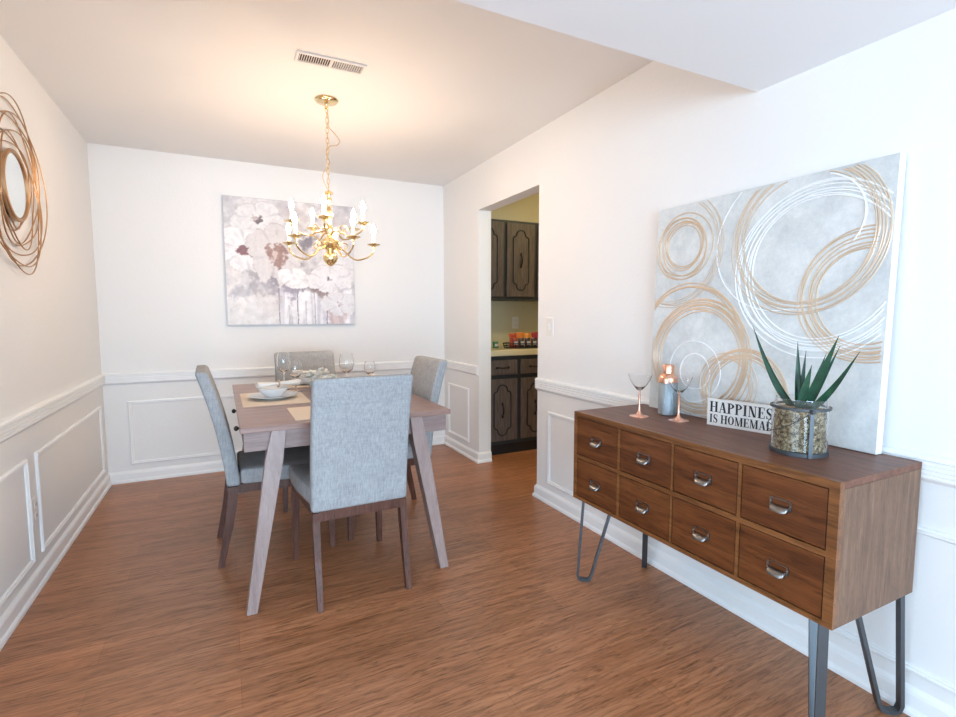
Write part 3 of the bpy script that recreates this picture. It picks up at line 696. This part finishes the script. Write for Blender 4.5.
t = thing('floral_painting', 'square canvas of white and lilac blossoms on the far wall', 'painting', (0.506, YB-0.001, 1.152))
bm = B(); box(bm, -0.492, 0.492, -0.036, 0, 0, 0.985); obj('canvas_frame', bm, mat('canvas_side', (0.55, 0.53, 0.55), 0.8), t)
me = bpy.data.meshes.new('painted_front'); n_ = 230
vv = [(-0.490+0.980*i/n_, -0.0372, 0.002+0.981*j/n_) for j in range(n_+1) for i in range(n_+1)]
ff = [(j*(n_+1)+i, j*(n_+1)+i+1, (j+1)*(n_+1)+i+1, (j+1)*(n_+1)+i) for j in range(n_) for i in range(n_)]
me.from_pydata(vv, [], ff); ca = me.color_attributes.new('paint', 'FLOAT_COLOR', 'POINT'); buf = []
for j in range(n_+1):
    for i in range(n_+1):
        c = flor(i/n_, j/n_); g_ = sum(c)/3; buf += [*[(x*0.62+g_*0.38)**1.45 for x in c], 1]
ca.data.foreach_set('color', buf)
m = mat('floral_paint', (0.8, 0.8, 0.8), 0.7); N, L, b_ = nodes(m); at = N.new('ShaderNodeAttribute'); at.attribute_name = 'paint'; L.new(at.outputs['Color'], b_.inputs['Base Color'])
me.materials.append(m); o = bpy.data.objects.new('painted_front', me); C.objects.link(o); o.parent = t

# ================================================================ SIDEBOARD
SX0, SX1, SY0, SY1, SZ0, SZ1 = 1.400, 1.818, 0.716, 1.826, 0.390, 0.790
t = thing('sideboard', 'walnut brown eight-drawer sideboard on black hairpin legs against the right wall', 'sideboard', ((SX0+SX1)/2, (SY0+SY1)/2, 0))
ox, oy = (SX0+SX1)/2, (SY0+SY1)/2
def sb(bm, x0, x1, y0, y1, z0, z1, bev=0.0): box(bm, x0-ox, x1-ox, y0-oy, y1-oy, z0, z1, bev)
bm = B(); sb(bm, SX0+0.0203, SX1, SY0, SY1, SZ1-0.020, SZ1, 0.0008); obj('top', bm, M_side_top_lit, t)
bm = B(); sb(bm, SX0+0.0203, SX1-0.002, SY0, SY0+0.018, SZ0, SZ1-0.0205); obj('side_panel', bm, M_side_end_lit, t)
bm = B(); sb(bm, SX0+0.0203, SX1-0.002, SY1-0.018, SY1, SZ0, SZ1-0.0205); obj('side_panel', bm, M_side_end_lit, t)
bm = B(); sb(bm, SX0+0.02, SX1-0.002, SY0+0.0185, SY1-0.0185, SZ0+0.001, SZ0+0.015); sb(bm, SX1-0.012, SX1-0.002, SY0+0.0185, SY1-0.0185, SZ0+0.016, SZ1-0.021); obj('inner_panel', bm, M_dark, t)
cols_ = [(1.801, 1.545), (1.524, 1.270), (1.254, 1.008), (0.990, 0.746)]
rows_ = [(0.600, 0.764), (0.408, 0.577)]
# front frame: rails and stiles around the openings
bm = B()
fx0, fx1 = SX0, SX0+0.020
ys = [SY1-0.0]+[v for c in cols_ for v in (c[0]+0.0035, c[1]-0.0035)]+[SY0]
for i in range(0, len(ys), 2): sb(bm, fx0, fx1, ys[i+1], ys[i], SZ0, SZ1)
for c in cols_:
    for z0, z1 in ((SZ0, rows_[1][0]-0.003), (rows_[1][1]+0.003, rows_[0][0]-0.003), (rows_[0][1]+0.003, SZ1)):
        sb(bm, fx0, fx1, c[1]-0.0035, c[0]+0.0035, z0, z1)
obj('front_frame', bm, M_side_frame, t)
def cup_pull(bm):
    """label-holder cup pull; local: -x out, y width, z height, centred"""
    w2, h2 = 0.032, 0.0170
    out = [(-w2, -h2*0.5), (-w2*0.80, -h2), (w2*0.80, -h2), (w2, -h2*0.5), (w2, h2*0.75), (w2*0.88, h2), (-w2*0.88, h2), (-w2, h2*0.75)]
    inn = [(y*0.82, z*0.74) for y, z in out]
    loft(bm, [[(0, y, z) for y, z in out], [(-0.003, y, z) for y, z in out], [(-0.003, y, z) for y, z in inn], [(0, y, z) for y, z in inn]], closed=True)
    # cup: quarter shell bulging from the lower half
    nu, nv = 14, 7; grid = []
    for j in range(nv+1):
        ph = j/nv*PI/2          # 0 at bottom rim near plate .. up/out
        row = []
        for i in range(nu+1):
            th = i/nu*PI
            y = -w2*0.80*math.cos(th); e = math.sin(th)**0.32
            row.append((-0.002-0.020*math.sin(ph)*e, y, -h2*0.12-(h2*1.0)*(1-math.cos(ph))*(0.35+0.65*e)))
        grid.append(row)
    Vv = [[bm.verts.new(p) for p in r] for r in grid]; Wv = [[bm.verts.new((min(p[0]+0.0014, -0.0006), p[1]*0.95, p[2]-0.0014)) for p in r] for r in grid]
    for G_ in (Vv, Wv):
        for j in range(nv):
            for i in range(nu): bm.faces.new((G_[j][i], G_[j][i+1], G_[j+1][i+1], G_[j+1][i]))
    for i in range(nu): bm.faces.new((Vv[nv][i], Vv[nv][i+1], Wv[nv][i+1], Wv[nv][i]))
    for y in (-w2*0.9, w2*0.9): ball(bm, (-0.0035, y, h2*0.2), 0.0026, u=8, v=6)
for ci, (ya, yb) in enumerate(cols_):
    for z0, z1 in rows_:
        bm = B(); sb(bm, SX0+0.0015, SX0+0.30, yb, ya, z0, z1, 0.0012); d = obj('drawer', bm, M_side_front, t)
        bm = B(); cup_pull(bm); h_ = obj('cup_handle', bm, M_pull, d, loc=(SX0+0.0012-ox, (ya+yb)/2-oy, (z0+z1)/2-0.001), smooth=True)
def hairpin(cx, cy, dx, dy):
    """foot near (cx,cy); V opens inwards along (dx,dy)"""
    d = Vector((dx, dy)).normalized(); n = Vector((-d.y, d.x)); W, T = 0.024, 0.011
    path = [(0.022, SZ0-0.0005), (0.0, 0.03), (0.006, 0.010), (0.020, T/2), (0.040, T/2), (0.053, 0.010), (0.062, 0.03), (0.155, SZ0-0.0005)]
    R = []
    for i, (s, z) in enumerate(path):
        a = Vector(path[max(i-1, 0)]); b = Vector(path[min(i+1, len(path)-1)]); tg = (b-a).normalized(); nn = Vector((-tg.y, tg.x))*T/2
        if i in (0, len(path)-1): nn = Vector((T/2, 0))*(1 if nn.x > 0 else -1)
        r_ = []
        for k, m_ in ((1, 1), (1, -1), (-1, -1), (-1, 1)):
            ss = s+nn.x*k; zz = max(z+nn.y*k, 0); p = Vector((cx, cy))+d*ss+n*(W/2*m_); r_.append((p.x-ox, p.y-oy, zz))
        R.append(r_)
    bm = B(); loft(bm, R); obj('hairpin_leg', bm, M_steel, t)
hairpin(1.412, 1.800, 0.9, -0.65); hairpin(1.804, 1.778, -0.9, -0.9); hairpin(1.412, 0.738, 0.77, 0.64); hairpin(1.808, 0.722, -0.9, 0.65)

# ================================================================ ABSTRACT CANVAS leaning on the wall
a0 = Vector((1.774, 1.745, SZ1+0.0012)); lean = math.atan2(0.028, 0.90)
t = thing('abstract_canvas', 'large pale grey canvas with gold and white relief circles leaning behind the sideboard items', 'painting', a0)
# local frame: u along -Y, v up the lean, w into the wall
AU, AV, AT = 0.930, 0.908, 0.034
def af(u, v, w_): return Vector((v*math.sin(lean)+w_*math.cos(lean), -u, v*math.cos(lean)-w_*math.sin(lean)+AT*math.sin(lean)))
bm = B(); c8 = [bm.verts.new(af(u, v, w_)) for u, v, w_ in ((0, 0, .0005), (AU, 0, .0005), (AU, AV, .0005), (0, AV, .0005), (0, 0, AT), (AU, 0, AT), (AU, AV, AT), (0, AV, AT))]
for q in ((0, 1, 2, 3), (7, 6, 5, 4), (0, 4, 5, 1), (1, 5, 6, 2), (2, 6, 7, 3), (3, 7, 4, 0)): bm.faces.new([c8[i] for i in q])
obj('canvas_sides', bm, M_canvas_edge, t)
bm = B(); q = [(u, v) for u, v in ((0.0005, 0.0005), (AU-0.0005, 0.0005), (AU-0.0005, AV-0.0005), (0.0005, AV-0.0005))]; prism(bm, q, lambda u, v, w_: af(u, v, w_-0.0008), 0.001); obj('painted_front', bm, M_art, t)
def ring_bundle(cu, cv, r0, r1, n, m, rad=0.0024, wob=0.008, a0_=0, a1_=360, el=1.0, seed=0):
    bm = B(); rr = random.Random(seed)
    for k in range(n):
        r = r0+(r1-r0)*(k/(n-1) if n > 1 else 0); ph = rr.uniform(0, 6); off = (rr.uniform(-wob, wob), rr.uniform(-wob, wob)); seg = []
        for s in range(0, 97):
            a = math.radians(a0_+(a1_-a0_)*s/96); q = r*(1+0.012*math.sin(3*a+ph))
            u, v = cu+off[0]+q*math.cos(a), cv+off[1]+q*el*math.sin(a)
            if 0.004 < u < AU-0.004 and 0.004 < v < AV-0.004: seg.append(af(u, v, -0.0008))
            else:
                if len(seg) > 1: tube(bm, seg, rad, 6)
                seg = []
        if len(seg) > 1: tube(bm, seg, rad, 6)
    return obj('relief_ring', bm, m, t, smooth=True)
ring_bundle(0.715, 0.585, 0.238, 0.294, 7, M_whitepaint, 0.0028, 0.006, seed=1)
ring_bundle(0.660, 0.700, 0.220, 0.266, 7, M_goldpale, 0.0030, 0.006, seed=2)
ring_bundle(0.870, 0.488, 0.150, 0.212, 7, M_goldpaint, 0.0028, 0.006, 84, 310, seed=3)
ring_bundle(0.100, 0.715, 0.225, 0.250, 4, M_goldpale, 0.0022, 0.004, seed=4)
ring_bundle(0.150, 0.722, 0.088, 0.142, 7, M_goldpaint, 0.0027, 0.010, seed=5)
ring_bundle(0.255, 0.250, 0.196, 0.246, 8, M_goldpaint, 0.0028, 0.006, seed=6)
ring_bundle(0.205, 0.295, 0.252, 0.272, 4, M_goldpaint, 0.0028, 0.004, 10, 165, seed=7)
ring_bundle(0.240, 0.190, 0.130, 0.132, 1, M_whitepaint, 0.0026, 0, seed=8)
ring_bundle(0.245, 0.190, 0.076, 0.078, 1, M_whitepaint, 0.0026, 0, seed=9)
ring_bundle(0.475, 0.120, 0.140, 0.180, 6, M_goldpaint, 0.0027, 0.006, seed=10)
ring_bundle(0.400, 0.150, 0.098, 0.128, 5, M_goldpale, 0.0022, 0.006, seed=11)
ring_bundle(0.580, 0.700, 0.258, 0.260, 1, M_whitepaint, 0.0024, 0, 110, 290, seed=12)
ring_bundle(0.700, 0.750, 0.150, 0.152, 1, M_whitepaint, 0.0034, 0, -35, 75, seed=13)

# ================================================================ SIGN
sz = SZ1+0.0006
t = thing('wooden_sign', 'white block sign reading HAPPINESS IS HOMEMADE in black serif letters', 'sign', (1.691, 1.358, sz), math.atan2(-0.963, 0.225))
SW, SH, ST = 0.274, 0.105, 0.015
bm = B(); box(bm, 0, SW, 0, ST, 0, SH, bev=0.001); obj('sign_block', bm, M_sign, t)
def glyph(ch, w_, h_):
    """list of polygons in (0..w,0..h): high-contrast serif capitals"""
    T = 0.20*h_; t_ = 0.055*h_; P = []
    R = lambda x0, x1, y0, y1: P.append([(x0, y0), (x1, y0), (x1, y1), (x0, y1)])
    def ser(xc, y, wd): R(xc-wd/2, xc+wd/2, y, y+t_)
    def stem(xc, th, top=True, bot=True):
        R(xc-th/2, xc+th/2, 0, h_)
        if bot: ser(xc, 0, th+0.16*h_)
        if top: ser(xc, h_-t_, th+0.16*h_)
    def arc(cx, cy, rx, ry, tx, ty, a0, a1, n=14):
        pr = None
        for i in range(n+1):
            a = math.radians(a0+(a1-a0)*i/n); o_ = (cx+rx*math.cos(a), cy+ry*math.sin(a)); i_ = (cx+(rx-tx)*math.cos(a), cy+(ry-ty)*math.sin(a))
            if pr: P.append([pr[0], o_, i_, pr[1]])
            pr = (o_, i_)
    def diag(xa, ya, xb, yb, th): P.append([(xa-th/2, ya), (xa+th/2, ya), (xb+th/2, yb), (xb-th/2, yb)])
    m_ = T/2+0.08*h_
    if ch == 'H': stem(m_, T); stem(w_-m_, T); R(m_, w_-m_, h_*0.48, h_*0.48+t_)
    elif ch == 'I': stem(w_/2, T)
    elif ch == 'A':
        diag(w_*0.16, 0, w_*0.47, h_, t_*1.2); diag(w_-T*0.75, 0, w_*0.50, h_, T); R(w_*0.26, w_*0.70, h_*0.30, h_*0.30+t_); ser(w_*0.16, 0, 0.28*h_); ser(w_-T*0.75, 0, T+0.16*h_)
    elif ch == 'P': stem(m_, T); arc(m_, h_*0.735, w_-m_-0.02*h_, h_*0.265, T, t_, -90, 90)
    elif ch == 'D': stem(m_, T); arc(m_, h_/2, w_-m_-0.02*h_, h_/2, T, t_, -90, 90)
    elif ch == 'N': stem(t_+0.09*h_, t_*1.1); stem(w_-t_-0.09*h_, t_*1.1, bot=False); diag(w_-t_-0.09*h_-T*0.4, 0, t_+0.09*h_+T*0.3, h_, T)
    elif ch == 'E':
        stem(m_, T); R(m_, w_-0.04*h_, 0, t_); R(m_, w_-0.06*h_, h_-t_, h_); R(m_, w_*0.72, h_*0.48, h_*0.48+t_)
        R(w_-0.04*h_-t_, w_-0.04*h_, 0, h_*0.26); R(w_-0.06*h_-t_, w_-0.06*h_, h_*0.76, h_); R(w_*0.72-t_, w_*0.72, h_*0.38, h_*0.64)
    elif ch == 'S':
        pts = [(0.86, 0.76), (0.78, 0.90), (0.55, 0.975), (0.30, 0.92), (0.18, 0.76), (0.26, 0.61), (0.50, 0.50), (0.74, 0.39), (0.83, 0.24), (0.72, 0.08), (0.47, 0.025), (0.22, 0.09), (0.12, 0.26)]
        ww = [.05, .06, .06, .12, .16, .19, .21, .19, .16, .12, .06, .06, .05]; q = [Vector((x*w_, y*h_)) for x, y in pts]
        pr = None
        for i, p in enumerate(q):
            d = (q[min(i+1, len(q)-1)]-q[max(i-1, 0)]).normalized(); n = Vector((-d.y, d.x))*ww[i]*h_/2
            c = (tuple(p+n), tuple(p-n))
            if pr: P.append([pr[0], c[0], c[1], pr[1]])
            pr = c
        R(0.84*w_-t_/2, 0.84*w_+t_/2, 0.70*h_, 0.98*h_); R(0.13*w_-t_/2, 0.13*w_+t_/2, 0.02*h_, 0.30*h_)
    elif ch == 'O': arc(w_/2, h_/2, w_/2-0.02*h_, h_/2, T, t_, 0, 360, 28)
    elif ch == 'M':
        stem(t_+0.08*h_, t_*1.1, top=True); stem(w_-m_, T); diag(w_*0.48, 0, t_+0.06*h_+T*0.3, h_, T*0.9); diag(w_*0.48, 0, w_-m_-T*0.25, h_, t_)
    return P
LW = {'H': .86, 'A': .80, 'P': .70, 'I': .42, 'N': .84, 'E': .68, 'S': .62, 'O': .80, 'M': 1.02, 'D': .82, ' ': .25}
def line(text, x0, x1, z0, h_):
    tot = sum(LW[c] for c in text)+0.06*(len(text)-1); sx = (x1-x0)/tot; x = x0
    for ch in text:
        if ch != ' ':
            bm = B(); w_ = LW[ch]*sx
            ks = w_/(LW[ch]*h_)
            for poly in glyph(ch, LW[ch]*h_, h_): prism(bm, [(x+p[0]*ks, z0+p[1]) for p in poly], lambda u, v, w__: (u, -0.0006+w__, v), 0.0005)
            obj('letter', bm, M_black, t)
        x += (LW[ch]+0.06)*sx
line('HAPPINESS', 0.010, SW-0.010, 0.054, 0.041)
line('IS HOMEMADE', 0.010, SW-0.010, 0.012, 0.033)

# ================================================================ COPPER-TOPPED SHAKER, COUPES
t = thing('cocktail_shaker', 'hammered steel cocktail shaker with copper lid between the two stemmed glasses', 'shaker', (1.712, 1.578, sz))
bm = B(); lathe(bm, [(0, 0), (0.036, 0), (0.039, 0.003), (0.040, 0.138), (0.039, 0.1395), (0, 0.1395)], 40); obj('steel_body', bm, M_galv, t, smooth=True)
bm = B(); lathe(bm, [(0, 0.140), (0.040, 0.140), (0.040, 0.158), (0.036, 0.170), (0.026, 0.178), (0.024, 0.180), (0, 0.180)], 40); obj('copper_collar', bm, M_copper, t, smooth=True)
bm = B(); lathe(bm, [(0, 0.1805), (0.0235, 0.1805), (0.024, 0.210), (0.021, 0.217), (0.012, 0.220), (0, 0.2205)], 32); obj('copper_cap', bm, M_copper, t, smooth=True)
def coupe(x, y, label):
    t = thing('cocktail_glass', label, 'cocktail glass', (x, y, sz), 0, 'copper-stemmed cocktail glasses')
    bm = B(); lathe(bm, [(0, 0), (0.040, 0), (0.040, 0.002), (0.018, 0.006), (0.007, 0.018), (0.0042, 0.035), (0.0042, 0.105), (0.0052, 0.110), (0, 0.110)], 32); obj('copper_stem', bm, M_rose, t, smooth=True)
    bm = B(); lathe(bm, [(0, 0.1105), (0.006, 0.1105), (0.014, 0.118), (0.030, 0.137), (0.042, 0.157), (0.051, 0.182), (0.0498, 0.182), (0.0408, 0.1575), (0.029, 0.1385), (0.013, 0.1198), (0, 0.1155)], 36)
    obj('glass_bowl', bm, M_glass, t, smooth=True)
coupe(1.566, 1.596, 'clear cocktail glass with copper stem, the farther one left of the shaker')
coupe(1.645, 1.457, 'clear cocktail glass with copper stem, the nearer one right of the shaker')

# ================================================================ ALOE IN GLASS JAR
t = thing('potted_aloe', 'green aloe in a moss-filled glass jar with a metal rim beside the block sign', 'plant', (1.606, 0.949, sz), math.radians(0))
JR = 0.077
bm = B(); lathe(bm, [(0, 0.002), (JR-0.003, 0.002), (JR, 0.006), (JR, 0.148), (JR-0.006, 0.154), (JR-0.008, 0.172), (JR-0.011, 0.172), (JR-0.009, 0.152), (JR-0.0035, 0.146), (JR-0.0035, 0.008), (0, 0.007)], 48); obj('glass_jar', bm, M_glass, t, smooth=True)
bm = B(); lathe(bm, [(JR+0.0005, 0.0), (JR+0.004, 0.0), (JR+0.004, 0.012), (JR+0.0005, 0.014), (JR+0.0005, 0.0)], 48); obj('metal_band', bm, M_jarband, t, smooth=True); bm = B()
lathe(bm, [(JR+0.0005, 0.140), (JR+0.006, 0.142), (JR+0.006, 0.148), (JR+0.0005, 0.149), (JR+0.0005, 0.140)], 48); obj('metal_band', bm, M_jarband, t, smooth=True)
# moss: lumpy core with strands
bm = B(); R = []
for i in range(13):
    z = 0.010+i*0.0105; R.append([((JR-0.010-0.006*rnd.random())*math.cos(a*2*PI/36), (JR-0.010-0.006*rnd.random())*math.sin(a*2*PI/36), z+0.003*rnd.random()) for a in range(36)])
loft(bm, R)
for k in range(260):
    a = rnd.uniform(0, 2*PI); z = rnd.uniform(0.014, 0.135); d = rnd.uniform(-1, 1); rr = JR-0.0075-0.002*rnd.random()
    tube(bm, [(rr*math.cos(a+q*0.13), rr*math.sin(a+q*0.13), min(0.138, max(0.011, z+d*q*0.012+0.003*math.sin(q*2+k)))) for q in range(4)], 0.0011, 4)
o = obj('moss', bm, M_moss, t); o['kind'] = 'stuff'
# strap and wire bail on the camera side
sa = math.radians(232)
bm = B(); u = Vector((math.cos(sa), math.sin(sa), 0)); n = Vector((-u.y, u.x, 0))
for r0_, r1_, z0, z1 in ((JR+0.0065, JR+0.010, 0.0, 0.150),):
    prism(bm, [(-0.0055, z0), (0.0055, z0), (0.0055, z1), (-0.0055, z1)], lambda a, b, c: u*(r0_+c)+n*a+Vector((0, 0, b)), 0.003)
ball(bm, u*(JR+0.013)+Vector((0, 0, 0.142)), 0.007, u=10, v=8)
obj('strap', bm, M_jarband, t)
bm = B(); pts = []
for k in range(25):
    a = sa-PI*k/24; r_ = JR+0.012; pts.append((r_*math.cos(a), r_*math.sin(a), 0.142-0.072*math.sin(PI*k/24)))
tube(bm, pts, 0.0014, 6); obj('wire_bail', bm, M_jarband, t, smooth=True)
def leaf(base, tip, wid, th, sag=0.0):
    base = Vector(base); tip = Vector(tip); bm = B(); R = []; d = tip-base; n = 14
    side = d.cross(Vector((-0.86, -0.5, 0))).normalized()
    for i in range(n+1):
        s = i/n; c = base+d*s+Vector((0, 0, -sag*math.sin(PI*s))); wv = wid*(0.70+0.9*s-1.6*s*s) if s < 0.4 else wid*(0.804)*(1-((s-0.4)/0.6)**1.25)
        wv = max(wv, 0.0008); tv = max(th*(1-s), 0.0006)
        nn = side.cross(d.normalized())
        # camera-side face is concave
        R.append([c+side*wv*0.5+nn*tv*0.45, c+side*wv*0.25+nn*tv*0.05, c-nn*tv*0.05, c-side*wv*0.25+nn*tv*0.05, c-side*wv*0.5+nn*tv*0.45, c-side*wv*0.3-nn*tv*0.7, c-nn*tv, c+side*wv*0.3-nn*tv*0.7])
    loft(bm, R); return obj('leaf', bm, M_leaf, t, smooth=True)
def W(x, y, z): return (x-1.606, y-(0.949 if z > 0.95 else 0.925), z-sz)
zb = 0.935
leaf(W(1.615, 0.944, zb-0.02), W(1.600, 1.118, 1.187), 0.027, 0.012, 0.034)
leaf(W(1.612, 0.934, zb-0.02), W(1.610, 0.970, 1.138), 0.022, 0.011)
leaf(W(1.608, 0.918, zb-0.02), W(1.600, 0.846, 1.162), 0.032, 0.013, 0.004)
leaf(W(1.612, 0.912, zb-0.02), W(1.600, 0.789, 1.119), 0.024, 0.011, 0.020)
leaf(W(1.620, 0.915, zb-0.02), W(1.640, 0.862, 1.130), 0.017, 0.009)
leaf(W(1.598, 0.926, zb-0.02), W(1.590, 0.912, 1.070), 0.030, 0.012)
leaf(W(1.622, 0.925, zb-0.02), W(1.650, 0.905, 1.105), 0.018, 0.010)
leaf(W(1.618, 0.936, zb-0.02), W(1.630, 0.955, 1.110), 0.018, 0.010)
